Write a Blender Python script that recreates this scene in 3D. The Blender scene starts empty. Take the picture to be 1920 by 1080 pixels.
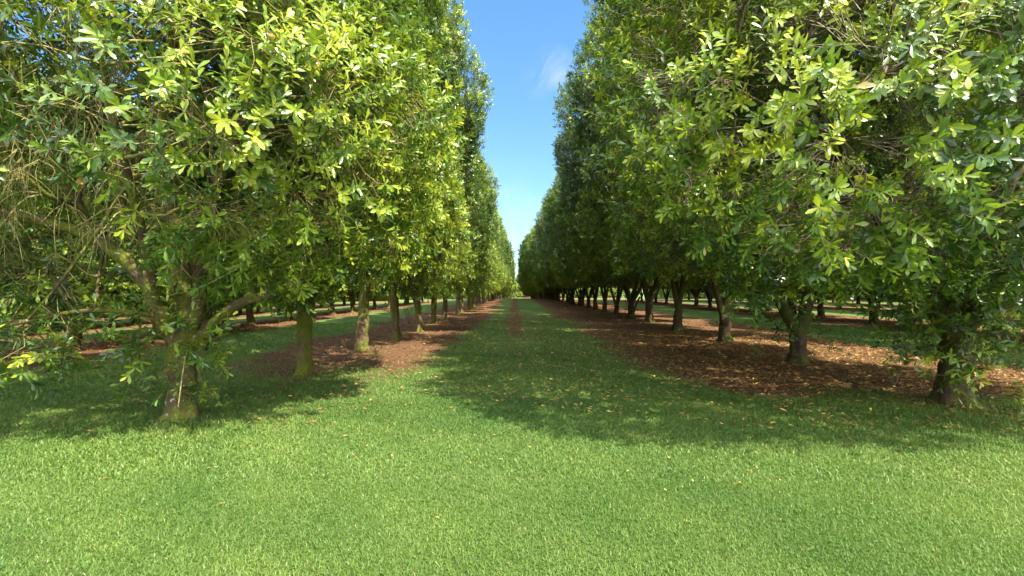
import bpy, math, random
import numpy as np
from math import radians

# ------------------------------------------------------------------ camera, sky, sun, exposure
scene = bpy.context.scene
COL = scene.collection
cam_d = bpy.data.cameras.new("camera")
cam = bpy.data.objects.new("camera", cam_d)
COL.objects.link(cam)
EYE = 1.7
cam_d.sensor_width = 36.0
cam_d.lens = 36.0 * 900.0 / 1920.0
cam_d.clip_start = 0.05
cam_d.clip_end = 4000.0
cam.location = (0.0, 0.0, EYE)
cam.rotation_euler = (radians(90.19), 0.0, radians(0.38))
scene.camera = cam

SUN_EL, SUN_ROT = radians(52.0), radians(135.0)      # sun behind the viewer's right shoulder
world = bpy.data.worlds.new("World")
scene.world = world
world.use_nodes = True
wn, wl = world.node_tree.nodes, world.node_tree.links
wn.clear()
w_out = wn.new("ShaderNodeOutputWorld")
w_bg = wn.new("ShaderNodeBackground")
sky = wn.new("ShaderNodeTexSky")
sky.sky_type = 'NISHITA'
sky.sun_disc = False
sky.sun_elevation = SUN_EL
sky.sun_rotation = SUN_ROT
sky.altitude = 300.0
sky.air_density = 1.0
sky.dust_density = 0.15
sky.ozone_density = 3.0
w_bg.inputs["Strength"].default_value = 0.083
# one thin wisp of cloud, fixed in the sky
tc = wn.new("ShaderNodeTexCoord")
def wmath(op, a, b=None, c=None):
    n = wn.new("ShaderNodeMath"); n.operation = op; n.use_clamp = False
    for i, q in enumerate((a, b, c)):
        if q is None: continue
        if isinstance(q, (int, float)): n.inputs[i].default_value = q
        else: wl.new(q, n.inputs[i])
    return n.outputs[0]
nz = wn.new("ShaderNodeTexNoise"); nz.inputs["Scale"].default_value = 9.0
nz.inputs["Detail"].default_value = 7.0; nz.inputs["Roughness"].default_value = 0.6; nz.inputs["Distortion"].default_value = 0.8
wl.new(tc.outputs["Generated"], nz.inputs["Vector"])
def blob(c, r):
    d = wn.new("ShaderNodeVectorMath"); d.operation = 'DISTANCE'; d.inputs[1].default_value = c
    wl.new(tc.outputs["Generated"], d.inputs[0])
    return wmath('MAXIMUM', wmath('SUBTRACT', 1.0, wmath('DIVIDE', d.outputs["Value"], r)), 0.0)
cl = wmath('ADD', blob((0.070, 0.905, 0.420), 0.045), wmath('MULTIPLY', blob((0.045, 0.914, 0.402), 0.040), 0.4))
cl = wmath('ADD', cl, wmath('MULTIPLY', blob((0.0, 0.992, 0.12), 0.16), 0.35))
cl = wmath('MULTIPLY', wmath('MAXIMUM', wmath('SUBTRACT', nz.outputs["Fac"], 0.36), 0.0), wmath('MULTIPLY', cl, 3.0))
cl = wmath('MINIMUM', cl, 0.8)
mx = wn.new("ShaderNodeMix"); mx.data_type = 'RGBA'
mx.inputs["B"].default_value = (3.0, 3.2, 3.4, 1)
wl.new(cl, mx.inputs["Factor"])
sx = wn.new("ShaderNodeSeparateXYZ"); wl.new(tc.outputs["Generated"], sx.inputs[0])
hz = wmath('MINIMUM', wmath('MAXIMUM', wmath('DIVIDE', sx.outputs["Z"], 0.50), 0.0), 1.0)
tint = wn.new("ShaderNodeMix"); tint.data_type = 'RGBA'        # clear subtropical blue overhead, pale near the horizon
tint.inputs["A"].default_value = (0.52, 0.62, 0.70, 1); tint.inputs["B"].default_value = (0.58, 0.82, 0.88, 1); wl.new(hz, tint.inputs["Factor"])
mul = wn.new("ShaderNodeMix"); mul.data_type = 'RGBA'; mul.blend_type = 'MULTIPLY'; mul.inputs["Factor"].default_value = 1.0
wl.new(sky.outputs["Color"], mul.inputs["A"]); wl.new(tint.outputs["Result"], mul.inputs["B"])
# unseen bright cloud added behind the viewer as fill for the shade
n2 = wn.new("ShaderNodeTexNoise"); n2.inputs["Scale"].default_value = 2.6; n2.inputs["Detail"].default_value = 6.0
wl.new(tc.outputs["Generated"], n2.inputs["Vector"])
rear = wmath('MINIMUM', wmath('MAXIMUM', wmath('DIVIDE', wmath('SUBTRACT', 0.15, sx.outputs["Y"]), 0.35), 0.0), 1.0)
patch = wmath('MINIMUM', wmath('MAXIMUM', wmath('DIVIDE', wmath('SUBTRACT', n2.outputs["Fac"], 0.40), 0.14), 0.0), 1.0)
mc = wn.new("ShaderNodeMix"); mc.data_type = 'RGBA'; mc.inputs["B"].default_value = (16.0, 16.3, 16.6, 1)
wl.new(wmath('MULTIPLY', rear, patch), mc.inputs["Factor"]); wl.new(mul.outputs["Result"], mc.inputs["A"])
wl.new(mc.outputs["Result"], mx.inputs["A"]); wl.new(mx.outputs["Result"], w_bg.inputs["Color"])
wl.new(w_bg.outputs["Background"], w_out.inputs["Surface"])

sun_d = bpy.data.lights.new("sun", 'SUN')
sun_d.energy = 3.8
sun_d.angle = radians(0.55)
sun_d.color = (1.0, 0.93, 0.80)
sun = bpy.data.objects.new("sun", sun_d)
COL.objects.link(sun)
sun.rotation_euler = (radians(90) - SUN_EL, 0.0, math.pi - SUN_ROT)
sun.location = (60, -30, 80)

scene.view_settings.view_transform = 'Standard'
scene.view_settings.look = 'None'
scene.view_settings.exposure = 2.15
scene.view_settings.gamma = 1.0
scene.cycles.max_bounces = 7
scene.cycles.diffuse_bounces = 4
scene.cycles.glossy_bounces = 2
scene.cycles.transmission_bounces = 4
scene.cycles.transparent_max_bounces = 6
scene.cycles.caustics_reflective = False
scene.cycles.caustics_refractive = False

# ------------------------------------------------------------------ helpers
def rng_(s): return np.random.default_rng(s)

def snoise(p, seed, freq, n=7):
    r = rng_(seed)
    k = r.normal(size=(n, p.shape[1])); k /= np.linalg.norm(k, axis=1)[:, None]
    k *= freq * r.uniform(0.6, 1.7, size=(n, 1))
    ph = r.uniform(0, 6.283, n)
    return np.sin(p @ k.T + ph).sum(1) / math.sqrt(n) * 0.75

def nrm(v): return v / np.maximum(np.linalg.norm(v, axis=-1, keepdims=True), 1e-9)
def sstep(a, b, x):
    t = np.clip((x - a) / (b - a), 0, 1); return t * t * (3 - 2 * t)
def softplus(t, w): return w * np.logaddexp(0.0, t / w)

def mesh_np(name, V, faces, mat, attrs=None, smooth=True):
    """faces: list of (n,k) index arrays"""
    me = bpy.data.meshes.new(name)
    V = np.asarray(V, dtype=np.float32)
    me.vertices.add(len(V)); me.vertices.foreach_set("co", V.ravel())
    faces = [np.asarray(f, dtype=np.int32) for f in faces if len(f)]
    tot = sum(f.size for f in faces); nf = sum(len(f) for f in faces)
    me.loops.add(tot); me.polygons.add(nf)
    me.loops.foreach_set("vertex_index", np.concatenate([f.ravel() for f in faces]))
    cnt = np.concatenate([np.full(len(f), f.shape[1], dtype=np.int32) for f in faces])
    st = np.zeros(nf, dtype=np.int32); st[1:] = np.cumsum(cnt)[:-1]
    me.polygons.foreach_set("loop_start", st)
    me.polygons.foreach_set("loop_total", cnt)
    me.polygons.foreach_set("use_smooth", np.full(nf, smooth, dtype=bool))
    for k, a in (attrs or {}).items():
        at = me.attributes.new(k, 'FLOAT', 'POINT'); at.data.foreach_set("value", np.asarray(a, dtype=np.float32))
    me.materials.append(mat)
    me.update(calc_edges=True)
    return me

def link(name, me, parent=None):
    o = bpy.data.objects.new(name, me); COL.objects.link(o)
    if parent is not None: o.parent = parent
    return o

def tag(o, label=None, cat=None, group=None, kind=None):
    if label: o["label"] = label
    if cat: o["category"] = cat
    if group: o["group"] = group
    if kind: o["kind"] = kind
    return o

# ------------------------------------------------------------------ materials
def new_mat(name):
    m = bpy.data.materials.new(name); m.use_nodes = True
    nt = m.node_tree; nt.nodes.clear()
    out = nt.nodes.new("ShaderNodeOutputMaterial")
    return m, nt.nodes, nt.links, out

def ramp(N, stops, interp='LINEAR'):
    r = N.new("ShaderNodeValToRGB"); cr = r.color_ramp; cr.interpolation = interp
    while len(cr.elements) < len(stops): cr.elements.new(0.5)
    for e, (p, c) in zip(cr.elements, stops):
        e.position = p; e.color = (*c, 1) if len(c) == 3 else c
    return r

def noise(N, L, vec, scale, detail=4, rough=0.55):
    n = N.new("ShaderNodeTexNoise"); n.inputs["Scale"].default_value = scale
    n.inputs["Detail"].default_value = detail; n.inputs["Roughness"].default_value = rough
    if vec is not None: L.new(vec, n.inputs["Vector"])
    return n

def leaf_mat(name, stops, tstops, trans=0.32, rough=0.36, spec=0.5):
    m, N, L, out = new_mat(name)
    at = N.new("ShaderNodeAttribute"); at.attribute_name = "v"
    r = ramp(N, stops); L.new(at.outputs["Fac"], r.inputs["Fac"])
    t = ramp(N, tstops); L.new(at.outputs["Fac"], t.inputs["Fac"])
    p = N.new("ShaderNodeBsdfPrincipled"); p.inputs["Roughness"].default_value = rough
    p.inputs["Specular IOR Level"].default_value = spec
    L.new(r.outputs["Color"], p.inputs["Base Color"])
    tr = N.new("ShaderNodeBsdfTranslucent"); L.new(t.outputs["Color"], tr.inputs["Color"])
    mxs = N.new("ShaderNodeMixShader"); mxs.inputs[0].default_value = trans
    L.new(p.outputs[0], mxs.inputs[1]); L.new(tr.outputs[0], mxs.inputs[2]); L.new(mxs.outputs[0], out.inputs[0])
    return m

LEAF = leaf_mat("macadamia_leaf",
    [(0.0, (0.020, 0.052, 0.012)), (0.32, (0.060, 0.125, 0.016)), (0.62, (0.170, 0.245, 0.022)), (0.955, (0.36, 0.40, 0.036)), (0.975, (0.30, 0.20, 0.04)), (1.0, (0.22, 0.11, 0.04))],
    [(0.0, (0.07, 0.14, 0.012)), (0.5, (0.22, 0.34, 0.02)), (0.95, (0.52, 0.58, 0.03)), (1.0, (0.40, 0.20, 0.04))], 0.27, 0.36, 0.58)
GRASS = leaf_mat("grass_blade",
    [(0.0, (0.042, 0.105, 0.014)), (0.5, (0.118, 0.183, 0.032)), (0.86, (0.175, 0.242, 0.054)), (0.95, (0.27, 0.27, 0.09)), (1.0, (0.34, 0.27, 0.14))],
    [(0.0, (0.09, 0.20, 0.02)), (0.6, (0.16, 0.30, 0.03)), (1.0, (0.34, 0.34, 0.08))], 0.30, 0.5, 0.35)
LITTER = leaf_mat("dry_leaf",
    [(0.0, (0.09, 0.045, 0.020)), (0.35, (0.21, 0.105, 0.038)), (0.62, (0.33, 0.19, 0.06)), (0.85, (0.44, 0.30, 0.08)), (1.0, (0.42, 0.40, 0.07))],
    [(0.0, (0.12, 0.05, 0.02)), (1.0, (0.40, 0.28, 0.06))], 0.12, 0.6, 0.3)

def bark_mat(name, base, moss, moss_amt, lichen_amt):
    m, N, L, out = new_mat(name)
    tc = N.new("ShaderNodeTexCoord"); v = tc.outputs["Object"]
    n1 = noise(N, L, v, 9.0, 6, 0.65)
    dk = tuple(c * 0.45 for c in base)
    r1 = ramp(N, [(0.30, dk), (0.62, base), (0.8, tuple(c * 1.35 for c in base))]); L.new(n1.outputs["Fac"], r1.inputs["Fac"])
    n2 = noise(N, L, v, 2.6, 5, 0.6)
    r2 = ramp(N, [(0.62 - moss_amt * 0.35, (0, 0, 0)), (0.80 - moss_amt * 0.35, (1, 1, 1))]); L.new(n2.outputs["Fac"], r2.inputs["Fac"])
    n2b = noise(N, L, v, 40.0, 3, 0.6)
    r2b = ramp(N, [(0.3, tuple(c * 0.5 for c in moss)), (0.7, tuple(c * 1.25 for c in moss))]); L.new(n2b.outputs["Fac"], r2b.inputs["Fac"])
    m1 = N.new("ShaderNodeMix"); m1.data_type = 'RGBA'
    L.new(r2.outputs["Color"], m1.inputs["Factor"]); L.new(r1.outputs["Color"], m1.inputs["A"]); L.new(r2b.outputs["Color"], m1.inputs["B"])
    n3 = noise(N, L, v, 14.0, 4, 0.7)
    r3 = ramp(N, [(0.72 - lichen_amt * 0.14, (0, 0, 0)), (0.76 - lichen_amt * 0.14, (1, 1, 1))]); L.new(n3.outputs["Fac"], r3.inputs["Fac"])
    m2 = N.new("ShaderNodeMix"); m2.data_type = 'RGBA'; m2.inputs["B"].default_value = (0.42, 0.44, 0.36, 1)
    L.new(r3.outputs["Color"], m2.inputs["Factor"]); L.new(m1.outputs["Result"], m2.inputs["A"])
    p = N.new("ShaderNodeBsdfPrincipled"); p.inputs["Roughness"].default_value = 0.9; p.inputs["Specular IOR Level"].default_value = 0.2
    L.new(m2.outputs["Result"], p.inputs["Base Color"])
    bp = N.new("ShaderNodeBump"); bp.inputs["Strength"].default_value = 0.9; bp.inputs["Distance"].default_value = 0.05
    n4 = noise(N, L, v, 16.0, 8, 0.78); L.new(n4.outputs["Fac"], bp.inputs["Height"]); L.new(bp.outputs["Normal"], p.inputs["Normal"])
    L.new(p.outputs[0], out.inputs[0])
    return m

BARK_MOSSY = bark_mat("mossy_bark", (0.17, 0.12, 0.065), (0.13, 0.155, 0.016), 0.55, 0.55)
BARK_GREEN = bark_mat("green_moss_bark", (0.16, 0.12, 0.06), (0.145, 0.165, 0.018), 0.72, 0.40)
BARK_DARK = bark_mat("dark_bark", (0.095, 0.064, 0.038), (0.080, 0.095, 0.018), 0.58, 0.38)
BARK_LICHEN = bark_mat("lichen_bark", (0.125, 0.085, 0.048), (0.15, 0.17, 0.02), 0.60, 0.70)

def plain_mat(name, col, rough=0.8, var=0.25, scale=6.0):
    m, N, L, out = new_mat(name)
    tc = N.new("ShaderNodeTexCoord"); n = noise(N, L, tc.outputs["Object"], scale, 5)
    r = ramp(N, [(0.3, tuple(c * (1 - var) for c in col)), (0.7, tuple(c * (1 + var) for c in col))]); L.new(n.outputs["Fac"], r.inputs["Fac"])
    p = N.new("ShaderNodeBsdfPrincipled"); p.inputs["Roughness"].default_value = rough
    L.new(r.outputs["Color"], p.inputs["Base Color"]); L.new(p.outputs[0], out.inputs[0]); return m
TWIG = plain_mat("twig_bark", (0.13, 0.10, 0.06), 0.85, 0.4, 3.0)
TWIG_MOSS = plain_mat("mossy_twig", (0.19, 0.16, 0.05), 0.85, 0.4, 3.0)
NUT = plain_mat("nut_husk", (0.23, 0.095, 0.04), 0.5, 0.3, 30)

# ------------------------------------------------------------------ terrain
ROW_X = {"l1": -4.15, "r1": 6.75, "l2": -14.6, "r2": 18.6, "l3": -25.0, "r3": 30.2, "l4": -35.4, "r4": 41.5}
def ground_z(x, y):
    x = np.asarray(x, float); y = np.asarray(y, float)
    z = -0.040 * softplus(-x - 7.0, 1.5) + 0.030 * softplus(-x - 22.0, 3.0)
    z = z - 0.020 * softplus(y - 88.0, 10.0) + 0.028 * softplus(y - 200.0, 4.0)
    z = z + 0.07 * softplus(x - 58.0, 3.0) + 0.07 * softplus(-x - 50.0, 3.0)
    p = np.stack([x.ravel(), y.ravel()], 1)
    far = np.exp(-np.hypot(p[:, 0], p[:, 1]) / 400.0)
    z = z + (0.025 * snoise(p, 5, 0.35) * far).reshape(x.shape)
    return z

def dirt_mask(x, y):
    """1 on the bare red soil under the rows, 0 on turf"""
    x = np.asarray(x, float); y = np.asarray(y, float)
    p = np.stack([x.ravel(), y.ravel()], 1)
    wob = (0.50 * snoise(p, 11, 0.55) + 0.40 * snoise(p, 12, 2.1)).reshape(x.shape)
    fine = (0.5 * snoise(p, 13, 5.0) + 0.5 * snoise(p, 14, 11.0)).reshape(x.shape)
    def strip(x0, x1, y0, soft=0.85, sy=1.3):
        a = sstep(x0 - soft, x0 + soft, x + wob * 0.8) * (1 - sstep(x1 - soft, x1 + soft, x + wob * 0.8))
        return a * sstep(y0 - sy, y0 + sy, y + wob * 1.6)
    m = strip(-6.7, -1.95, 9.4, 1.1, 2.4)
    m = np.maximum(m, 0.62 * sstep(0.25, 0.9, fine + 0.3) * strip(-6.0, -2.4, 6.6, 0.9))
    m = np.maximum(m, strip(2.95, 11.0, 6.9))
    m = np.maximum(m, strip(-17.6, -12.0, 3.0)); m = np.maximum(m, strip(-28.0, -22.4, 3.0)); m = np.maximum(m, strip(-38.4, -32.6, 3.0))
    m = np.maximum(m, strip(15.4, 21.8, 6.0)); m = np.maximum(m, strip(27.0, 33.4, 6.0)); m = np.maximum(m, strip(38.4, 44.6, 6.0))
    track = np.exp(-((x + 0.05 + 0.12 * wob) / 0.62) ** 2) * sstep(8.0, 24.0, y) * (0.72 + 0.55 * np.clip(fine + 0.4 * wob, -1, 1))
    track2 = 0.45 * np.exp(-((x - 1.15 + 0.12 * wob) / 0.35) ** 2) * sstep(16.0, 34.0, y) * (0.5 + 0.5 * np.clip(fine, -1, 1))
    m = np.maximum(m, np.maximum(track, track2) * 0.95)
    m = np.maximum(m, sstep(49, 52, np.abs(x - 3)) * (1 - sstep(95, 115, y)))
    return np.clip(m, 0, 1)

def axis(parts):
    out = []
    for a, b, s in parts: out.append(np.arange(a, b, s))
    return np.concatenate(out)
gx = axis([(-2000, -200, 150), (-200, -60, 10), (-60, -20, 1.0), (-20, 20, 0.14), (20, 60, 1.0), (60, 200, 10), (200, 2001, 150)])
gy = axis([(-400, -40, 40), (-40, 0, 4), (0, 2, 0.4), (2, 26, 0.14), (26, 60, 0.4), (60, 150, 1.2), (150, 320, 8), (320, 3001, 150)])
GX, GY = np.meshgrid(gx, gy)
GZ = ground_z(GX, GY)
nx, ny = len(gx), len(gy)
ii = (np.arange(ny - 1)[:, None] * nx + np.arange(nx - 1)[None, :]).ravel()
gf = np.stack([ii, ii + 1, ii + nx + 1, ii + nx], 1)

def ground_mat():
    m, N, L, out = new_mat("turf_and_soil")
    geo = N.new("ShaderNodeNewGeometry"); v = geo.outputs["Position"]
    at = N.new("ShaderNodeAttribute"); at.attribute_name = "dirt"
    # turf
    n1 = noise(N, L, v, 26.0, 6, 0.75)
    r1 = ramp(N, [(0.25, (0.040, 0.080, 0.018)), (0.5, (0.090, 0.160, 0.034)), (0.75, (0.145, 0.215, 0.055))]); L.new(n1.outputs["Fac"], r1.inputs["Fac"])
    n2 = noise(N, L, v, 0.9, 5, 0.6)
    r2 = ramp(N, [(0.42, (0, 0, 0)), (0.75, (0.55, 0.55, 0.55))]); L.new(n2.outputs["Fac"], r2.inputs["Fac"])
    mg = N.new("ShaderNodeMix"); mg.data_type = 'RGBA'; mg.inputs["B"].default_value = (0.17, 0.18, 0.06, 1)
    L.new(r2.outputs["Color"], mg.inputs["Factor"]); L.new(r1.outputs["Color"], mg.inputs["A"])
    # soil
    n3 = noise(N, L, v, 14.0, 7, 0.72)
    r3 = ramp(N, [(0.28, (0.042, 0.021, 0.012)), (0.5, (0.135, 0.070, 0.034)), (0.72, (0.27, 0.155, 0.075))]); L.new(n3.outputs["Fac"], r3.inputs["Fac"])
    n5 = noise(N, L, v, 7.0, 6, 0.75)
    ad = N.new("ShaderNodeMath"); ad.operation = 'MULTIPLY_ADD'; ad.inputs[1].default_value = 0.75; ad.inputs[2].default_value = -0.375
    L.new(n5.outputs["Fac"], ad.inputs[0])
    sm = N.new("ShaderNodeMath"); sm.operation = 'ADD'; L.new(at.outputs["Fac"], sm.inputs[0]); L.new(ad.outputs[0], sm.inputs[1])
    r5 = ramp(N, [(0.25, (0, 0, 0)), (0.62, (1, 1, 1))]); L.new(sm.outputs[0], r5.inputs["Fac"])
    mm = N.new("ShaderNodeMix"); mm.data_type = 'RGBA'
    L.new(r5.outputs["Color"], mm.inputs["Factor"]); L.new(mg.outputs["Result"], mm.inputs["A"]); L.new(r3.outputs["Color"], mm.inputs["B"])
    p = N.new("ShaderNodeBsdfPrincipled"); p.inputs["Roughness"].default_value = 0.95; p.inputs["Specular IOR Level"].default_value = 0.15
    L.new(mm.outputs["Result"], p.inputs["Base Color"])
    n6 = noise(N, L, v, 30.0, 6, 0.8)
    bp = N.new("ShaderNodeBump"); bp.inputs["Strength"].default_value = 1.0; bp.inputs["Distance"].default_value = 0.06
    L.new(n6.outputs["Fac"], bp.inputs["Height"]); L.new(bp.outputs["Normal"], p.inputs["Normal"])
    L.new(p.outputs[0], out.inputs[0]); return m

g_me = mesh_np("ground", np.stack([GX.ravel(), GY.ravel(), GZ.ravel()], 1), [gf], ground_mat(), {"dirt": dirt_mask(GX, GY).ravel()})
tag(link("ground", g_me), kind="structure")

# ------------------------------------------------------------------ leaf, tube and crown builders
ROWS6 = [(0.0, 0.10), (0.30, 0.52), (0.72, 1.0), (1.0, 0.34)]
ROWS4 = [(0.0, 0.14), (0.62, 1.0), (1.0, 0.32)]

def leaf_geo(rng, P, D, Nn, Ln, Wd, rows, curl=(0.02, 0.35), fold=(0.05, 0.5)):
    n = len(P); D = nrm(D)
    Nn = nrm(Nn - (Nn * D).sum(1, keepdims=True) * D); S = np.cross(D, Nn)
    cu = rng.uniform(*curl, n)[:, None]; fo = rng.uniform(*fold, n)[:, None]; tw = rng.normal(0, 0.22, n)[:, None]
    Ln = Ln[:, None]; Wd = Wd[:, None]
    R = len(rows); V = np.empty((n, R * 3, 3))
    for i, (s, w) in enumerate(rows):
        c = P + D * Ln * s - Nn * Ln * cu * s * s
        a = tw * s
        Si = S * np.cos(a) + Nn * np.sin(a); Ni = Nn * np.cos(a) - S * np.sin(a)
        wl_ = rng.normal(0, 0.16, n)[:, None] * Wd; wr_ = rng.normal(0, 0.16, n)[:, None] * Wd
        V[:, i * 3] = c + Si * Wd * w + Ni * (fo * Wd * w + wl_ * w)
        V[:, i * 3 + 1] = c
        V[:, i * 3 + 2] = c - Si * Wd * w + Ni * (fo * Wd * w + wr_ * w)
    q = []
    for i in range(R - 1):
        a = i * 3
        q += [[a, a + 1, a + 4, a + 3], [a + 1, a + 2, a + 5, a + 4]]
    q = np.array(q)
    F = (np.arange(n)[:, None, None] * (R * 3) + q[None]).reshape(-1, 4)
    return V.reshape(-1, 3), F

def frames(D):
    up = np.where(np.abs(D[:, 2:3]) > 0.9, np.array([[1.0, 0, 0]]), np.array([[0, 0, 1.0]]))
    U = nrm(np.cross(D, up)); W = np.cross(D, U); return U, W

def seg_tubes(A, B, ra, rb, sides=3):
    """many straight tapered twigs at once"""
    n = len(A); D = nrm(B - A); U, W = frames(D)
    ang = np.arange(sides) * 2 * math.pi / sides
    ring = U[:, None] * np.cos(ang)[None, :, None] + W[:, None] * np.sin(ang)[None, :, None]
    ra = np.broadcast_to(ra, n)[:, None, None]; rb = np.broadcast_to(rb, n)[:, None, None]
    V = np.concatenate([A[:, None] + ring * ra, B[:, None] + ring * rb], 1)
    k = np.arange(sides); q = np.stack([k, (k + 1) % sides, (k + 1) % sides + sides, k + sides], 1)
    return V.reshape(-1, 3), (np.arange(n)[:, None, None] * 2 * sides + q[None]).reshape(-1, 4)

def path_tube(pts, rad, sides=8, seed=0, lump=0.0, cap=True):
    pts = np.asarray(pts, float); rad = np.asarray(rad, float); n = len(pts)
    T = nrm(np.gradient(pts, axis=0))
    u = np.cross(T[0], [0.31, 0.95, 0.05]); u /= np.linalg.norm(u)
    V = []
    ang = np.arange(sides) * 2 * math.pi / sides
    for i in range(n):
        u = u - T[i] * (u @ T[i]); u /= np.linalg.norm(u); w = np.cross(T[i], u)
        V.append(pts[i] + (np.cos(ang)[:, None] * u + np.sin(ang)[:, None] * w) * rad[i])
    V = np.array(V)
    if lump:
        C = np.repeat(pts[:, None], sides, 1); fl = V.reshape(-1, 3)
        d = (lump * snoise(fl, seed, 7.0) + lump * 0.7 * snoise(fl, seed + 1, 16.0)).reshape(n, sides, 1)
        V = C + (V - C) * (1 + d)
    i = np.arange(n - 1)[:, None] * sides; k = np.arange(sides)[None]
    F = np.stack([i + k, i + (k + 1) % sides, i + sides + (k + 1) % sides, i + sides + k], -1).reshape(-1, 4)
    V = V.reshape(-1, 3)
    tris = np.zeros((0, 3), int)
    if cap:
        V = np.vstack([V, pts[-1:]]); k = np.arange(sides); b = (n - 1) * sides
        tris = np.stack([b + k, b + (k + 1) % sides, np.full(sides, n * sides)], 1)
    return V, F, tris

def curve_pts(ctrl, n):
    """Catmull-Rom through the control points"""
    c = np.asarray(ctrl, float); c = np.vstack([2 * c[0] - c[1], c, 2 * c[-1] - c[-2]])
    m = len(c) - 3; out = []
    for t in np.linspace(0, m - 1e-6, n):
        i = int(t); f = t - i; p0, p1, p2, p3 = c[i:i + 4]
        out.append(0.5 * ((2 * p1) + (-p0 + p2) * f + (2 * p0 - 5 * p1 + 4 * p2 - p3) * f * f + (-p0 + 3 * p1 - 3 * p2 + p3) * f ** 3))
    return np.array(out)

class Geo:
    def __init__(s): s.V = []; s.Q = []; s.T = []; s.n = 0
    def add(s, V, Q, T=None):
        s.V.append(V); s.Q.append(np.asarray(Q) + s.n)
        if T is not None and len(T): s.T.append(np.asarray(T) + s.n)
        s.n += len(V)
    def mesh(s, name, mat, attrs=None):
        fs = [np.concatenate(s.Q)] + ([np.concatenate(s.T)] if s.T else [])
        return mesh_np(name, np.concatenate(s.V), fs, mat, attrs)

def crown_shoots(rng, blobs, n, seed, amp=0.20, freq=1.0, interior=0.10, hole=-0.75, carve=(), zmin=0.5):
    """bases and outward directions of leafy shoots filling the outer shell of a union of rounded blobs
       blobs: (centre, radii, power)"""
    C = np.array([b[0] for b in blobs], float); R = np.array([b[1] for b in blobs], float)
    lo = (C - R * 1.25).min(0); hi = (C + R * 1.25).max(0)
    Ps, Ds = [], []; got = 0
    for _ in range(60):
        p = rng.uniform(lo, hi, (n * 3, 3))
        g = np.full(len(p), 9.0); o = np.zeros_like(p)
        for (c, r, pw) in blobs:
            q = (p - np.array(c)) / np.array(r)
            gi = (np.abs(q) ** pw).sum(1) ** (1.0 / pw)
            k = gi < g
            g[k] = gi[k]; o[k] = (np.sign(q) * np.abs(q) ** (pw - 1) / np.array(r))[k]
        lump = snoise(p, seed, freq) * 0.6 + snoise(p, seed + 3, freq * 2.4) * 0.4
        g2 = g + amp * lump
        w = np.where(g2 > 1.0, 0.0, np.where(g2 > 0.80, 1.0, np.where(g2 > 0.62, 0.45, interior)))
        w = w * (snoise(p, seed + 7, freq * 1.9) > hole)
        for (cc, cr, keep) in carve:
            inside = ((((p - np.array(cc)) / np.array(cr)) ** 2).sum(1) < 1.0)
            w = np.where(inside, w * keep, w)
        w = np.where(p[:, 2] < zmin, 0, w)
        k = rng.random(len(p)) < w
        Ps.append(p[k]); Ds.append(nrm(o[k])); got += k.sum()
        if got >= n: break
    P = np.concatenate(Ps)[:n]; O = np.concatenate(Ds)[:n]
    D = O * 0.9 + rng.normal(0, 0.42, P.shape)
    D[:, 2] += np.where(O[:, 2] < -0.25, 0.05, 0.40)
    return P, nrm(D), O

def shoot_leaves(rng, P, D, rows, leaf_len=0.14, whorls=4, per=4, wr=0.175, bias=0.0, lens=(0.16, 0.42)):
    """whorls of blunt leaves along each shoot; returns leaf mesh arrays, per-vertex tint and shoot tips"""
    n = len(P); Ls = rng.uniform(lens[0], lens[1], n)
    long_ = rng.random(n) < 0.03; Ls = np.where(long_, Ls * 1.6, Ls)
    tip = P + D * Ls[:, None]
    U, W = frames(D)
    tone = np.clip(0.45 + 0.34 * snoise(P, 911, 1.5) + rng.normal(0, 0.24, n) + bias, 0, 1)
    Pl, Dl, Nl, Ll, Vl = [], [], [], [], []
    for k in range(whorls):
        s = 1.0 - k / whorls * 0.92
        for j in range(per):
            a = (j / per) * 6.283 + k * 0.8 + rng.normal(0, 0.28, n)
            rad = U * np.cos(a)[:, None] + W * np.sin(a)[:, None]
            phi = np.clip(rng.normal(0.62 + 0.22 * k, 0.20, n), 0.15, 1.75)[:, None]
            d = D * np.cos(phi) + rad * np.sin(phi)
            d[:, 2] -= 0.10
            nn = D * np.sin(phi) - rad * np.cos(phi) + np.array([0, 0, 0.35])
            size = leaf_len * np.clip(rng.normal(1.0 - (0.22 if k == 0 else 0.0), 0.17, n), 0.45, 1.5)
            keep = rng.random(n) < 0.93
            Pl.append((P + D * (Ls * s)[:, None])[keep]); Dl.append(d[keep]); Nl.append(nn[keep]); Ll.append(size[keep])
            t = np.clip(tone * 0.72 + (0.20 if k == 0 else 0.06) + rng.normal(0, 0.09, n), 0, 0.955)
            t = np.where(rng.random(n) < 0.006, rng.uniform(0.97, 1.0, n), t)
            Vl.append(t[keep])
    Pl = np.concatenate(Pl); Dl = np.concatenate(Dl); Nl = np.concatenate(Nl); Ll = np.concatenate(Ll); Vl = np.concatenate(Vl)
    V, F = leaf_geo(rng, Pl, Dl, Nl, Ll, Ll * wr * rng.uniform(0.8, 1.2, len(Ll)), rows)
    return V, F, np.repeat(Vl, len(rows) * 3), tip

def limb_points(limbs):
    return np.concatenate([l for l in limbs])

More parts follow.
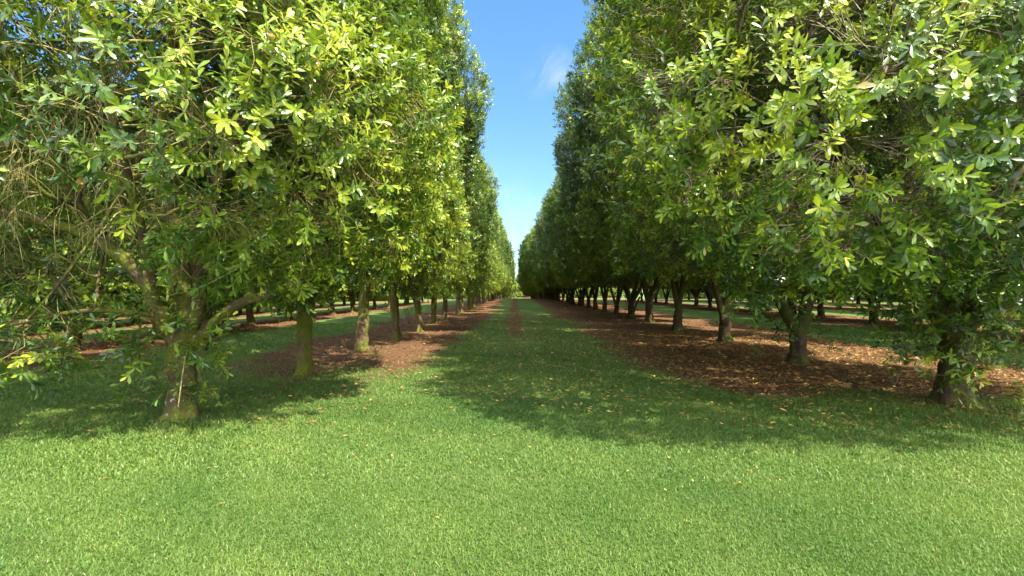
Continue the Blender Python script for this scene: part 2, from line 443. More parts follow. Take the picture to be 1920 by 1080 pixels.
def twig_net(rng, geo, limb_pts, P, tip, n_sub, r_sub=0.016, r_twig=0.0045):
    """sub-branches from the limbs to clusters of shoots, then a twig to every shoot"""
    idx = rng.choice(len(P), n_sub, replace=False); C = P[idx] * 0.92 + P.mean(0) * 0.08
    for c in C:
        d = np.linalg.norm(limb_pts - c, axis=1) + np.maximum(0, limb_pts[:, 2] - c[2]) * 1.2
        a = limb_pts[d.argmin()]
        mid = (a + c) / 2 + rng.normal(0, 0.14, 3) + np.array([0, 0, 0.10]); q1 = a * 0.75 + c * 0.25 + rng.normal(0, 0.06, 3)
        pts = curve_pts([a, q1, mid, c], 7)
        V, F, T = path_tube(pts, np.linspace(r_sub * 1.5, r_sub * 0.4, 7), 4); geo.add(V, F, T)
    near = np.empty(len(P), int)
    for i in range(0, len(P), 2000):
        near[i:i + 2000] = ((P[i:i + 2000, None] - C[None]) ** 2).sum(2).argmin(1)
    S = C[near]; far = np.linalg.norm(S - P, axis=1)
    S = P + (S - P) * np.minimum(1.0, 0.40 / np.maximum(far, 1e-6))[:, None]
    M = (S + P) / 2 + rng.normal(0, 0.05, P.shape)
    for A, B, ra, rb in ((S, M, r_twig * 1.3, r_twig), (M, P, r_twig, r_twig * 0.8), (P, tip, r_twig * 0.8, r_twig * 0.45)):
        V, F = seg_tubes(A, B, ra, rb); geo.add(V, F)

def trunk_spine(rng, h, lean, r0, n=15, top=0.86):
    z = np.linspace(-0.12, h, n); t = np.clip(z / h, 0, 1)
    x = lean[0] * t ** 1.3 + rng.normal(0, 0.014, n); y = lean[1] * t ** 1.3 + rng.normal(0, 0.014, n)
    r = r0 * (1 - (1 - top) * t) * (1 + 0.30 * np.exp(-np.maximum(z, 0) / 0.10))
    return np.stack([x, y, z], 1), r

def limb_path(rng, start, target, r0, r1, n=12, rise=0.35):
    s = np.array(start, float); e = np.array(target, float); d = e - s
    c1 = s + d * 0.3 + np.array([0, 0, -d[2] * 0.3 + abs(d[2]) * rise * 0.75 * (1 if d[2] > 0 else -1)]) + rng.normal(0, 0.07, 3)
    c2 = s + d * 0.65 + rng.normal(0, 0.12, 3)
    return curve_pts([s, c1, c2, e], n), np.linspace(r0, r1, n) ** 1.0

def build_tree(seed, blobs, n_shoots, rows=ROWS6, leaf_len=0.14, trunk=dict(h=1.5, lean=(0, 0), r=0.21), limbs=None, n_limbs=5,
               bark=None, twig_mat=None, n_sub=110, separate=True, bias=0.0, crown_kw=None, hanging=0, sprouts=None, nuts=0, whorls=4, per=4, wr=0.175):
    """returns {part name: [mesh, ...]} in the tree's own space (origin at the trunk's foot)"""
    rng = rng_(seed); parts = {"trunk": [], "limb": [], "twigs": [], "crown": []}
    sp, sr = trunk_spine(rng, trunk["h"], trunk["lean"], trunk["r"])
    tg = Geo(); V, F, T = path_tube(sp, sr, 22, seed, 0.13)
    az = np.arctan2(V[:, 1], V[:, 0]); zz = np.maximum(V[:, 2], 0)
    fl = 1 + (0.20 * np.exp(-zz / 0.14) + 0.045) * np.cos(5 * az + seed + 1.5 * zz) + 0.05 * np.cos(3 * az + 2 * zz)
    ctr = np.stack([np.interp(V[:, 2], sp[:, 2], sp[:, 0]), np.interp(V[:, 2], sp[:, 2], sp[:, 1])], 1)
    V[:, :2] = ctr + (V[:, :2] - ctr) * fl[:, None]; tg.add(V, F, T)
    top = sp[-2]; rt = sr[-1]
    C = np.array([b[0] for b in blobs], float); R = np.array([b[1] for b in blobs], float)
    cc = C[0]; rr = R[0]
    paths = []
    if limbs:
        for ctrl, r0, r1 in limbs:
            pts = curve_pts(ctrl, 14); paths.append((pts, np.linspace(r0, r1, 14)))
    else:
        a0 = rng.uniform(0, 6.28)
        for i in range(n_limbs):
            a = a0 + i * 6.283 / n_limbs + rng.normal(0, 0.25)
            f = rng.uniform(0.45, 0.72)
            tgt = (cc[0] + math.cos(a) * rr[0] * f, cc[1] + math.sin(a) * rr[1] * f, cc[2] + rr[2] * rng.uniform(-0.15, 0.55))
            st = sp[-1 - (i % 2)] + rng.normal(0, 0.02, 3) - np.array([0, 0, 0.03])
            paths.append(limb_path(rng, st, tgt, rt * rng.uniform(0.58, 0.80), 0.022))
    extra = []
    for pts, rad in list(paths):
        for s_ in (4, 7):
            a = rng.uniform(0, 6.28); k = min(s_, len(pts) - 3)
            tgt = pts[k] + np.array([math.cos(a) * rr[0] * 0.42, math.sin(a) * rr[1] * 0.42, rng.uniform(0.4, 2.2)])
            if trunk.get("noextra") and tgt[2] < 2.4: continue
            extra.append(limb_path(rng, pts[k], tgt, rad[k] * 0.62, 0.016, 9))
    paths += extra
    for i, (pts, rad) in enumerate(paths):
        V, F, T = path_tube(pts, rad, 9 if separate else 7, seed + i, 0.06)
        if separate:
            g = Geo(); g.add(V, F, T); parts["limb"].append(g.mesh("limb", bark))
        else: tg.add(V, F, T)
    parts["trunk"].append(tg.mesh("trunk", bark))
    P, D, O = crown_shoots(rng, blobs, n_shoots, seed, **(crown_kw or {}))
    V, F, v, tip = shoot_leaves(rng, P, D, rows, leaf_len, whorls, per, wr, bias)
    g = Geo(); g.add(V, F)
    parts["crown"].append(g.mesh("crown", LEAF, {"v": v}))
    lp = np.concatenate([p for p, _ in paths])
    if n_sub:
        tw = Geo(); twig_net(rng, tw, lp, P, tip, n_sub)
        for _ in range(hanging // 6):                 # brooms of bare weeping twigs
            c = np.array(trunk["hang"][0]) + rng.normal(0, 1, 3) * np.array(trunk["hang"][1])
            a = lp[np.linalg.norm(lp - c, axis=1).argmin()]
            if np.linalg.norm(a - c) > 1.3: continue
            Vt, Ft, Tt = path_tube(curve_pts([a, a * 0.5 + c * 0.5 + np.array([0, 0, 0.12]), c], 6), np.linspace(0.011, 0.005, 6), 4); tw.add(Vt, Ft, Tt)
            for _k in range(7):
                b = c + (a - c) * rng.uniform(0, 0.5); L = rng.uniform(0.25, 0.9)
                e = b + np.array([rng.normal(0, 0.16), rng.normal(0, 0.16), -L * rng.uniform(0.35, 1.0)])
                if e[2] < 1.75: continue
                Vt, Ft, Tt = path_tube(curve_pts([b, b * 0.55 + e * 0.45 + rng.normal(0, 0.03, 3) + (b - e) * np.array([-0.15, -0.15, 0.12]), e], 6), np.linspace(0.0042, 0.0018, 6), 3); tw.add(Vt, Ft, Tt)
        parts["twigs"].append(tw.mesh("twigs", twig_mat or TWIG))
    for (c, r, n) in (sprouts or []):                # leafy water shoots low on the trunk
        c = np.array(c, float); p = c + rng.normal(0, 1, (n, 3)) * np.array(r) * 0.5
        d = nrm((p - c) / np.array(r) + rng.normal(0, 0.35, p.shape) + np.array([0, 0, 0.1]))
        V, F, v, tip = shoot_leaves(rng, p, d, rows, leaf_len, 3, 4, wr, bias - 0.05)
        g = Geo(); g.add(V, F); nv = len(V)
        b0 = np.stack([np.full(n, c[0] * 0.4), np.full(n, c[1] * 0.4), p[:, 2] - rng.uniform(0.05, 0.3, n)], 1)
        Vt, Ft = seg_tubes(b0 * 0.4 + p * 0.6, tip, 0.004, 0.0025)
        g.add(Vt, Ft)
        me = g.mesh("low_foliage", LEAF, {"v": np.concatenate([v, np.full(len(Vt), 1.0)])})
        parts.setdefault("low_foliage", []).append(me)
    for _ in range(nuts):
        c = P[rng.integers(len(P))] + rng.normal(0, 0.04, 3); r = rng.uniform(0.013, 0.017)
        th = np.linspace(0.15, math.pi - 0.15, 6); pts = np.stack([np.zeros(6), np.zeros(6), np.cos(th) * r], 1)[::-1]
        V, F, T = path_tube(pts + c, np.sin(th)[::-1] * r, 8); g = Geo(); g.add(V, F, T)
        parts.setdefault("nut", []).append(g.mesh("nut", NUT))
    return parts

def place(parts, x, y, label, group, rz=0.0, sc=(1, 1, 1), name="macadamia_tree", cat="tree", skip=()):
    e = bpy.data.objects.new(name, None); COL.objects.link(e)
    e.empty_display_size = 0.3
    e.location = (x, y, float(ground_z(np.array([x]), np.array([y]))[0])); e.rotation_euler = (0, 0, rz); e.scale = sc
    tag(e, label, cat, group)
    for k, ms in parts.items():
        if k in skip: continue
        for me in ms: link(k, me, e)
    return e

# ------------------------------------------------------------------ the hero trees at the ends of the two rows
# first tree of the left row: open crown, mossy limbs, weeping bare twigs
BX, BY = -4.38, 6.3
left_limbs = [
    ([(-0.04, 0, 1.00), (-0.28, -0.05, 1.45), (-0.50, -0.10, 1.95), (-1.15, -0.25, 2.45), (-2.20, -0.5, 2.70), (-3.1, -0.6, 2.9)], 0.135, 0.03),
    ([(0.02, 0, 1.00), (-0.05, 0.05, 1.7), (-0.15, 0.05, 2.5), (-0.28, 0.0, 3.7), (-0.2, 0.1, 5.2), (-0.4, 0.0, 7.2), (-0.3, 0.1, 9.0)], 0.15, 0.03),
    ([(0.05, 0, 1.05), (0.10, 0.15, 1.6), (0.06, 0.25, 2.3), (0.30, 0.5, 3.6), (0.7, 0.8, 5.2), (1.0, 1.1, 7.4)], 0.12, 0.03),
    ([(0.08, 0, 0.95), (0.65, 0.10, 1.50), (1.25, 0.2, 1.72), (1.75, 0.3, 2.15), (2.2, 0.3, 2.8)], 0.085, 0.025),
    ([(-0.25, -0.05, 1.5), (-0.05, -0.5, 2.0), (0.15, -1.0, 2.7), (0.3, -1.5, 3.6), (0.4, -1.8, 4.4)], 0.07, 0.02),
    ([(-1.0, -0.2, 2.35), (-1.15, -0.3, 2.9), (-1.2, -0.7, 3.6), (-1.6, -0.8, 4.6)], 0.05, 0.018),
    ([(-0.2, 0.0, 1.35), (-0.9, -0.4, 1.45), (-1.6, -0.9, 1.25), (-2.3, -1.1, 1.05)], 0.04, 0.012),
]
HL = build_tree(101, [((-0.1, 0.1, 6.9), (3.0, 2.7, 4.9), 2.4), ((1.1, -0.4, 3.7), (2.1, 2.2, 2.0), 2.2), ((-1.9, -0.6, 2.9), (2.2, 1.9, 1.8), 2.0),
                      ((-1.6, -0.7, 1.25), (1.5, 0.8, 0.45), 2.0)],
                11500, leaf_len=0.108, trunk=dict(h=1.25, lean=(-0.05, 0.02), r=0.160, noextra=True, hang=((-0.7, -1.0, 3.3), (1.1, 0.6, 0.9))),
                limbs=left_limbs, bark=BARK_LICHEN, twig_mat=TWIG_MOSS, n_sub=190, bias=0.05, hanging=600, nuts=14,
                crown_kw=dict(amp=0.24, freq=1.15, interior=0.16, hole=-0.36, zmin=0.75,
                              carve=[((-0.5, -1.4, 3.1), (1.35, 1.7, 1.25), 0.15), ((-1.5, -1.2, 3.9), (1.0, 1.6, 0.8), 0.10), ((0.1, -0.2, 1.2), (1.3, 1.4, 0.9), 0.03), ((-0.55, -1.0, 2.15), (1.15, 1.5, 0.75), 0.15)]),
                sprouts=[((0.08, -0.30, 1.10), (0.62, 0.42, 0.50), 95), ((-1.1, -0.7, 1.05), (0.75, 0.4, 0.22), 40)])

# first tree of the right row: broad sunlit crown reaching out over the lawn
right_limbs1 = [
    ([(-0.02, 0, 0.95), (-0.5, -0.1, 1.6), (-1.3, -0.4, 2.5), (-2.2, -0.8, 3.6), (-2.8, -1.0, 4.9)], 0.15, 0.03),
    ([(0.05, 0, 0.95), (0.25, -0.3, 1.8), (0.3, -1.0, 3.0), (0.1, -1.8, 4.4), (0.0, -2.0, 6.0)], 0.14, 0.03),
    ([(0.05, 0.05, 1.0), (0.5, 0.2, 1.8), (1.3, 0.5, 2.9), (2.2, 0.4, 4.4), (2.6, 0.3, 6.0)], 0.14, 0.03),
    ([(0.0, 0.05, 1.0), (-0.1, 0.2, 2.2), (0.1, 0.3, 4.2), (0.0, 0.2, 6.4), (0.1, 0.1, 8.6)], 0.15, 0.03),
]
HR = build_tree(202, [((0.1, 0.3, 7.0), (4.1, 2.3, 4.7), 2.3), ((-2.5, -1.0, 3.9), (2.9, 2.5, 2.2), 2.1), ((-0.6, -1.9, 3.5), (2.7, 2.1, 2.0), 2.1), ((1.4, -1.3, 5.2), (2.6, 1.9, 2.2), 2.1)],
                11800, leaf_len=0.106, trunk=dict(h=1.15, lean=(0.03, 0.0), r=0.205, noextra=True), limbs=right_limbs1, bark=BARK_DARK, n_sub=210, bias=0.09, nuts=10,
                crown_kw=dict(amp=0.22, freq=1.1, interior=0.10, hole=-0.52, zmin=1.5),
                sprouts=[((-0.38, -0.35, 1.25), (0.80, 0.5, 0.80), 210), ((0.45, -0.2, 1.45), (0.7, 0.5, 0.35), 46)], wr=0.182)
right_limbs2 = [
    ([(-0.05, 0, 0.80), (-0.32, -0.05, 1.25), (-0.68, -0.1, 1.85), (-1.2, -0.3, 2.6), (-2.2, -0.6, 4.0), (-2.7, -0.7, 5.6)], 0.155, 0.03),
    ([(0.08, 0, 0.80), (0.22, 0.0, 1.35), (0.30, 0.0, 2.0), (0.5, 0.0, 3.4), (0.9, -0.3, 5.4), (1.0, -0.3, 7.6)], 0.15, 0.03),
    ([(0.02, 0.06, 0.85), (0.0, 0.3, 1.5), (-0.05, 0.5, 2.6), (0.0, 0.9, 4.6), (0.0, 0.9, 7.0)], 0.09, 0.03),
    ([(0.22, 0.0, 1.30), (0.7, 0.1, 1.75), (1.3, 0.2, 2.3), (2.4, 0.3, 3.6)], 0.075, 0.02),
]
HR2 = build_tree(303, [((-0.2, 0.0, 6.9), (4.2, 2.9, 4.8), 2.5), ((-2.0, -0.4, 3.9), (2.5, 2.0, 2.0), 2.2)],
                 8000, leaf_len=0.114, trunk=dict(h=0.98, lean=(0.02, 0), r=0.19, noextra=True), limbs=right_limbs2, bark=BARK_DARK, n_sub=150, bias=0.06,
                 crown_kw=dict(amp=0.22, freq=1.1, interior=0.10, hole=-0.50, zmin=2.15),
                 sprouts=[((-0.48, -0.12, 0.72), (0.40, 0.3, 0.35), 9), ((0.50, -0.1, 0.66), (0.3, 0.25, 0.25), 5)], rows=ROWS4)

# trees that repeat down the rows
GL = [build_tree(400 + i, [((0, 0, 6.45), (2.55, 2.25, 5.0), 2.3), ((0.9, 0, 3.5), (2.4, 1.9, 1.9), 2.1), ((0.1, 0.1, 8.6), (2.5, 2.0, 2.5), 2.3)], 5600, ROWS4, 0.126,
                 dict(h=1.65, lean=(rl * 0.16, 0.05), r=0.175), None, 4, BARK_GREEN if i == 0 else BARK_MOSSY, TWIG_MOSS, 70, True, -0.02,
                 dict(amp=0.27, freq=0.95, interior=0.10, hole=-0.50, zmin=1.60)) for i, rl in enumerate((0.5, -1.5, 1.0))]
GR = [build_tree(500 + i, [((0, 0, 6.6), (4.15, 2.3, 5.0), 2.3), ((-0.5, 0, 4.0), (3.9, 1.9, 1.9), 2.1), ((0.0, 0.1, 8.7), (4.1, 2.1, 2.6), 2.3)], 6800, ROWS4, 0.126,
                 dict(h=hh, lean=(0.05, 0.03), r=0.20), None, 3 + i % 2, BARK_DARK, TWIG, 70, True, -0.08,  # leaf tone lowered: shade on the right-row crowns painted into the colour
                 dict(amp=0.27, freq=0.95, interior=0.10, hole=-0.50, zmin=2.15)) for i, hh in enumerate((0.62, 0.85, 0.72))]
FAR = [build_tree(600 + i, [((0, 0, 6.5), (3.0, 2.35, 5.0), 2.3)], 3600, ROWS4, 0.21,
                  dict(h=1.5, lean=(0, 0), r=0.2), None, 4, BARK_DARK, TWIG, 0, False, 0.04,
                  dict(amp=0.27, freq=0.95, interior=0.08, hole=-0.85, zmin=1.6), whorls=3) for i in range(2)]

ORD = ("first second third fourth fifth sixth seventh eighth ninth tenth eleventh twelfth thirteenth fourteenth fifteenth sixteenth seventeenth eighteenth nineteenth twentieth").split()
G_L1, G_R1 = "macadamia trees in the row left of the grass lane", "macadamia trees in the row right of the grass lane"
place(HL, BX, BY, "nearest tree left of the lane, open crown with bare mossy twigs and low shoots", G_L1)
place(HR, 6.55, 7.2, "nearest tree right of the lane, thick trunk hidden by leafy sprouts", G_R1)
place(HR2, 6.55, 11.2, "second tree right of the lane, trunk forking low in a V with drooping sprouts", G_R1)
jit = random.Random(7)
left_pos = [(-4.31, 9.75), (-4.40, 13.7), (-4.06, 16.4), (-3.9, 19.6), (-4.14, 24.3), (-4.0, 27.0), (-3.9, 32.3)]
y = 36.4
while y < 205: left_pos.append((-3.95 + jit.uniform(-.2, .2), y)); y += 3.9 + jit.uniform(-.3, .3)
L_LOOK = ["second tree left of the lane, straight trunk covered in yellow-green moss", "third tree left of the lane, leaning brown trunk with a twisted base",
          "fourth tree left of the lane, short trunk spotted with light moss", "fifth tree left of the lane, dark trunk with a side branch"]
for i, (x, yy) in enumerate(left_pos):
    lab = L_LOOK[i] if i < 4 else (f"{ORD[i+1]} tree from the front along the row left of the lane" if i < 14 else "distant tree in the crowded far end of the row left of the lane")
    src = GL[(i * 2 + i // 3) % 3] if yy < 75 else FAR[i % 2]
    s = jit.uniform(0.95, 1.06); sx = 0.84 if i < 2 else 0.77 if yy < 75 else 0.70
    f = float(sstep(38, 105, yy)); sx *= 1 + 0.18 * f; s *= 1 + 0.12 * f
    place(src, x, yy, lab, G_L1, jit.uniform(-.35, .35), (s * sx, s, s * jit.uniform(0.95, 1.07) * (1.17 if i < 3 else 1.08 if i < 6 else 1.02)))
right_pos = [(6.86, 15.8), (6.7, 19.9), (6.9, 24.7), (6.9, 28.6), (6.85, 32.6), (6.85, 36.9), (6.8, 40.6), (6.85, 44.8)]
y = 48.8
while y < 205: right_pos.append((6.85 + jit.uniform(-.2, .2), y)); y += 4.05 + jit.uniform(-.3, .3)
R_LOOK = ["third tree right of the lane, stout bulging trunk split into two upright limbs", "fourth tree right of the lane, slim dark trunk with a thin side limb",
          "fifth tree right of the lane, dark trunk spreading into wide limbs"]
for i, (x, yy) in enumerate(right_pos):
    lab = R_LOOK[i] if i < 3 else (f"{ORD[i+2]} tree from the front along the row right of the lane" if i < 13 else "distant tree in the crowded far end of the row right of the lane")
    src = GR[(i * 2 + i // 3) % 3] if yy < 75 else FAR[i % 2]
    s = jit.uniform(0.95, 1.06); sx = (1.18, 1.02, 0.98)[i] if i < 3 else 0.96 if yy < 75 else 1.32
    f = float(sstep(38, 105, yy)); sx *= 1 + 0.04 * f; s *= 1 + 0.12 * f
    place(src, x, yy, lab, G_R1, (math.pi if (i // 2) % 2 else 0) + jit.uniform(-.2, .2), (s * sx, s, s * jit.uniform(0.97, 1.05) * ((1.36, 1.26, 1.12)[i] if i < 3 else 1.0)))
def back_row(key, y0, y1, src, hs, label, group, step=4.0):
    y = y0; i = 0
    while y < y1:
        s = jit.uniform(0.93, 1.07)
        place(src[i % len(src)], ROW_X[key] + jit.uniform(-.3, .3), y, label, group, jit.choice((0, math.pi)) + jit.uniform(-.3, .3), (s, s, s * hs))
        y += step + jit.uniform(-.4, .4); i += 1
back_row("l2", 8.0, 78, GL, 0.74, "tree in the second row left of the lane, behind a strip of turf", "trees of the second row on the left")
back_row("l3", 12.0, 80, FAR, 0.78, "tree in the third row left of the lane, mostly hidden by nearer trunks", "trees of the third row on the left")
back_row("l4", 16.0, 84, FAR, 0.85, "tree in the fourth row left of the lane, deep in the orchard", "trees of the fourth row on the left")
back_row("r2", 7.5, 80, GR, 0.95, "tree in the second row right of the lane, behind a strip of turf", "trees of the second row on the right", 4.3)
back_row("r3", 14.0, 84, FAR, 0.9, "tree in the third row right of the lane, mostly hidden by nearer trunks", "trees of the third row on the right", 4.4)
back_row("r4", 22.0, 88, FAR, 0.9, "tree in the fourth row right of the lane, deep in the orchard", "trees of the fourth row on the right", 4.6)
WOOD = [build_tree(700 + i, [((0, 0, 5.6), (3.9, 3.9, 5.4), 2.3), ((0.6, 0, 1.7), (3.6, 3.6, 1.7), 2.2)], 2600, ROWS4, 0.34,
                   dict(h=1.4, lean=(0, 0), r=0.25), None, 4, BARK_DARK, TWIG, 0, False, 0.12,
                   dict(amp=0.26, freq=0.8, interior=0.10, hole=-0.9, zmin=0.25), whorls=3) for i in range(2)]
def wood(x, y, label, group):
    s = jit.uniform(0.8, 1.15)
    place(WOOD[jit.randrange(2)], x, y, label, group, jit.uniform(0, 6), (s, s, s * jit.uniform(0.8, 1.05)), "woodland_tree")
for i in range(18):
    wood(-52 + i * 6.2 + jit.uniform(-1, 1), 222 + jit.uniform(-8, 8), "bushy tree of the far wood closing the end of the lane", "trees beyond the end of the orchard")
for i in range(20):
    wood(-47 + jit.uniform(-2, 2), 14 + i * 8.5, "bushy tree of the wood beyond the last row on the left", "trees beyond the left side of the orchard")
    wood(-56 + jit.uniform(-2, 2), 17 + i * 8.5, "bushy tree of the wood beyond the last row on the left", "trees beyond the left side of the orchard")
    if i > 0: wood(64 + jit.uniform(-2, 2), 15 + i * 8.5, "bushy tree of the wood beyond the last row on the right", "trees beyond the right side of the orchard")
    if i > 1: wood(56 + jit.uniform(-2, 2), 17 + i * 8.5, "bushy tree of the wood beyond the last row on the right", "trees beyond the right side of the orchard")
# ------------------------------------------------------------------ small things in the orchard
g = Geo()
px, py = 7.25, 30.0
V, F, T = path_tube(curve_pts([(px, py, -0.03), (px + .18, py, .4), (px + .32, py + .05, .8), (px + .55, py + .1, 1.25)], 9), np.linspace(0.085, 0.06, 9), 9, 3, 0.08)
g.add(V, F, T)
tag(link("leaning_branch", g.mesh("leaning_branch", BARK_DARK)), "thick dead branch leaning among the dark trunks right of the lane", "branch")
g = Geo()
V, F, T = path_tube(curve_pts([(6.95, 30.2, -0.02), (6.96, 30.2, .7), (6.94, 30.2, 1.6)], 6), np.full(6, 0.018), 6); g.add(V, F, T)
tag(link("thin_pole", g.mesh("thin_pole", BARK_DARK)), "thin upright pole standing beside the leaning dead branch", "pole")

def small_plant(name, x, y, h, n, label, cat, seed):
    rng = rng_(seed); z = float(ground_z(np.array([x]), np.array([y]))[0])
    e = bpy.data.objects.new(name, None); COL.objects.link(e); e.location = (x, y, z); tag(e, label, cat)
    st = Geo(); Pp = []; Dd = []
    for i in range(n):
        a = rng.uniform(0, 6.28); t = np.array([math.cos(a) * h * rng.uniform(.1, .4), math.sin(a) * h * rng.uniform(.1, .4), h * rng.uniform(.6, 1.0)])
        V, F, T = path_tube(curve_pts([(0, 0, -0.02), t * 0.5 + rng.normal(0, .02, 3), t], 6), np.linspace(0.008, 0.004, 6), 5); st.add(V, F, T)
        Pp.append(t * 0.75); Dd.append(nrm(t[None])[0])
    V, F, v, _ = shoot_leaves(rng, np.array(Pp), np.array(Dd), ROWS6, 0.12, 4, 4)
    link("stem", st.mesh("stem", TWIG), e); lg = Geo(); lg.add(V, F); link("leaves", lg.mesh("leaves", LEAF, {"v": v}), e)
small_plant("sapling", -5.35, 24.2, 0.75, 7, "young leafy sapling sprouting from the soil beside the left row trunks", "sapling", 31)
small_plant("seedling", -3.2, 11.2, 0.22, 3, "tiny green seedling in the dappled soil left of the lane", "seedling", 32)
small_plant("weed_plant", 6.75, 8.6, 0.25, 4, "small leafy weed growing in litter near the nearest right trunk", "weed", 33)

# a pale shed glimpsed through the trunks on the far right
def box(x0, x1, y0, y1, z0, z1):
    V = np.array([(x, y, z) for z in (z0, z1) for y in (y0, y1) for x in (x0, x1)], float)
    return V, np.array([(0, 2, 3, 1), (4, 5, 7, 6), (0, 1, 5, 4), (2, 6, 7, 3), (0, 4, 6, 2), (1, 3, 7, 5)])
shed = bpy.data.objects.new("shed", None); COL.objects.link(shed); shed.location = (48.5, 45.0, -0.1)
tag(shed, "pale grey shed glimpsed beyond the orchard at the right edge", "shed")
SH = plain_mat("pale_metal_sheet", (0.42, 0.45, 0.50), 0.5, 0.1); RF = plain_mat("grey_roof_sheet", (0.30, 0.31, 0.33), 0.5, 0.1); DR = plain_mat("shed_door_paint", (0.16, 0.18, 0.20), 0.5, 0.1)
g = Geo(); g.add(*box(-5, 5, -3, 3, 0, 2.6)); link("wall", mesh_np("wall", np.concatenate(g.V), g.Q, SH, smooth=False), shed)
Vr = np.array([(-5.3, -3.4, 2.58), (5.3, -3.4, 2.58), (5.3, 0, 3.7), (-5.3, 0, 3.7), (-5.3, 3.4, 2.58), (5.3, 3.4, 2.58)])
link("roof", mesh_np("roof", Vr, [np.array([(0, 1, 2, 3), (3, 2, 5, 4)])], RF, smooth=False), shed)
g = Geo(); g.add(*box(-1.2, 1.2, -3.04, -3.004, 0, 2.2)); link("door", mesh_np("door", np.concatenate(g.V), g.Q, DR, smooth=False), shed)

# ------------------------------------------------------------------ turf blades and fallen leaves
def turf():
    rng = rng_(77); Vs, Qs, Ts, At = [], [], [], []; base = 0
    for (y0, y1, n, hl, wd) in ((1.9, 4.2, 210000, 0.027, 0.0024), (4.2, 7.5, 210000, 0.033, 0.0036), (7.5, 13.0, 150000, 0.042, 0.0065), (13.0, 26.0, 110000, 0.055, 0.013)):
        yy = np.sqrt(rng.uniform(y0 * y0, y1 * y1, n)); xx = rng.uniform(-1.18, 1.18, n) * yy + rng.uniform(-1, 1, n)
        pr = (1 - dirt_mask(xx, yy)) ** 1.6
        k = rng.random(n) < np.maximum(pr, 0.015); xx, yy = xx[k], yy[k]; n = len(xx)
        zz = ground_z(xx, yy)
        p2 = np.stack([xx, yy], 1)
        patch = 0.5 + 0.25 * snoise(p2, 20, 0.35) + 0.30 * snoise(p2, 21, 1.3) + 0.25 * snoise(p2, 22, 4.5)
        tall = 1.0 + 0.8 * np.exp(-((xx - BX) ** 2 + (yy - BY + .2) ** 2) / 1.6) + 0.9 * np.exp(-((xx - 6.6) ** 2 / 6 + (yy - 6.6) ** 2 / 0.5))
        h = hl * rng.uniform(0.45, 1.35, n) * tall; a = rng.uniform(0, 6.283, n); ln = rng.uniform(0.35, 1.5, n) * h
        d = np.stack([np.cos(a), np.sin(a), np.zeros(n)], 1); s = np.stack([-np.sin(a), np.cos(a), np.zeros(n)], 1)
        a2 = rng.normal(0, 0.5, n)[:, None]; s = s * np.cos(a2) + d * np.sin(a2)
        w = (wd * rng.uniform(0.7, 1.4, n) * (1 + 0.4 * (tall - 1)))[:, None]
        B = np.stack([xx, yy, zz - 0.004], 1)
        M = B + d * (ln * 0.38)[:, None] + np.array([0, 0, 1.0]) * (h * 0.62)[:, None]
        Tp = B + d * ln[:, None] + np.array([0, 0, 1.0]) * (h * rng.uniform(0.6, 1.0, n))[:, None]
        V = np.stack([B - s * w, B + s * w, M + s * w * 0.8, M - s * w * 0.8, Tp], 1)
        i = base + np.arange(n) * 5
        Qs.append(np.stack([i, i + 1, i + 2, i + 3], 1)); Ts.append(np.stack([i + 3, i + 2, i + 4], 1)); Vs.append(V.reshape(-1, 3)); base += n * 5
        v = np.clip(0.42 + 0.50 * (patch - 0.5) + rng.normal(0, 0.13, n), 0, 0.9)
        v = np.where(rng.random(n) < 0.016 + 0.03 * np.clip(patch - 0.6, 0, 1), rng.uniform(0.9, 1.0, n), v)
        At.append(np.repeat(v, 5))
    return mesh_np("grass", np.concatenate(Vs), [np.concatenate(Qs), np.concatenate(Ts)], GRASS, {"v": np.concatenate(At)}, smooth=False)
tag(link("grass", turf()), "mown green turf blades covering the lane and the open foreground", "grass", kind="stuff")

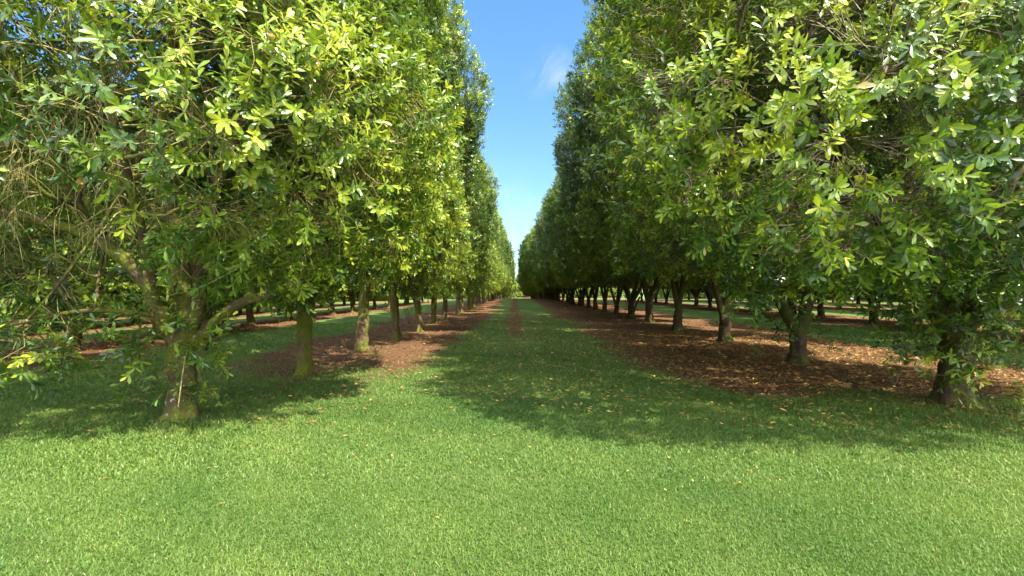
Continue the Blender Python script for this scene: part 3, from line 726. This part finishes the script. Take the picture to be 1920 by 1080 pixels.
def litter():
    rng = rng_(88); X, Y, Sz, Vt = [], [], [], []
    def add(xx, yy, sz, v): X.append(xx); Y.append(yy); Sz.append(sz); Vt.append(v)
    n = 80000; yy = np.sqrt(rng.uniform(25, 46 ** 2, n)); xx = rng.uniform(-1.1, 1.1, n) * yy + rng.uniform(-1, 1, n)
    k = (rng.random(n) < dirt_mask(xx, yy) ** 2 * np.where(xx > 0, 0.95, 0.85)) & (np.abs(xx) < 45); xx, yy = xx[k], yy[k]
    add(xx, yy, rng.uniform(0.04, 0.11, len(xx)), rng.beta(1.6, 2.2, len(xx)))
    n = 24000; yy = rng.uniform(5.5, 20, n); xx = rng.uniform(2.6, 11.5, n); k = rng.random(n) < dirt_mask(xx, yy)
    add(xx[k], yy[k], rng.uniform(0.035, 0.10, k.sum()), rng.beta(1.7, 2.0, k.sum()))
    n = 6500; yy = rng.uniform(5.6, 36, n) ** 1.0; xx = rng.normal(0.9, 1.7, n); k = (xx > -2.6) & (xx < 3.4) & (yy > 7.0 - xx * 0.5)
    add(xx[k], yy[k], rng.uniform(0.03, 0.085, k.sum()), rng.beta(2.6, 1.5, k.sum()))
    n = 120; add(rng.uniform(-4.5, 4.5, n), rng.uniform(3.4, 7.0, n), rng.uniform(0.02, 0.04, n), rng.beta(2.0, 1.5, n))
    n = 420; add(rng.normal(-4.0, 1.5, n), rng.normal(7.0, 1.0, n), rng.uniform(0.03, 0.08, n), rng.beta(1.6, 1.9, n))
    n = 900; add(rng.uniform(3.5, 10.0, n), rng.normal(6.3, 0.6, n), rng.uniform(0.03, 0.08, n), rng.beta(1.9, 1.9, n))
    X = np.concatenate(X); Y = np.concatenate(Y); S = np.concatenate(Sz); Vv = np.clip(np.concatenate(Vt), 0, 1); n = len(X)
    a = rng.uniform(0, 6.283, n); D = np.stack([np.cos(a), np.sin(a), rng.normal(0, 0.16, n)], 1)
    Nn = np.stack([rng.normal(0, 0.28, n), rng.normal(0, 0.28, n), np.ones(n)], 1)
    S = np.where(Y < 5.6, np.minimum(S, 0.035), S); dm = dirt_mask(X, Y)
    P = np.stack([X, Y, ground_z(X, Y) + 0.012 + 0.022 * (1 - dm) * rng.uniform(0.3, 1, n)], 1)
    V, F = leaf_geo(rng, P, D, Nn, S, S * 0.2, ROWS4, (-0.25, 0.25), (-0.5, 0.7))
    return mesh_np("fallen_leaves", V, [F], LITTER, {"v": np.repeat(Vv, 9)})
tag(link("fallen_leaves", litter()), "dry brown and yellow leaf litter scattered over the soil and turf", "leaf litter", kind="stuff")
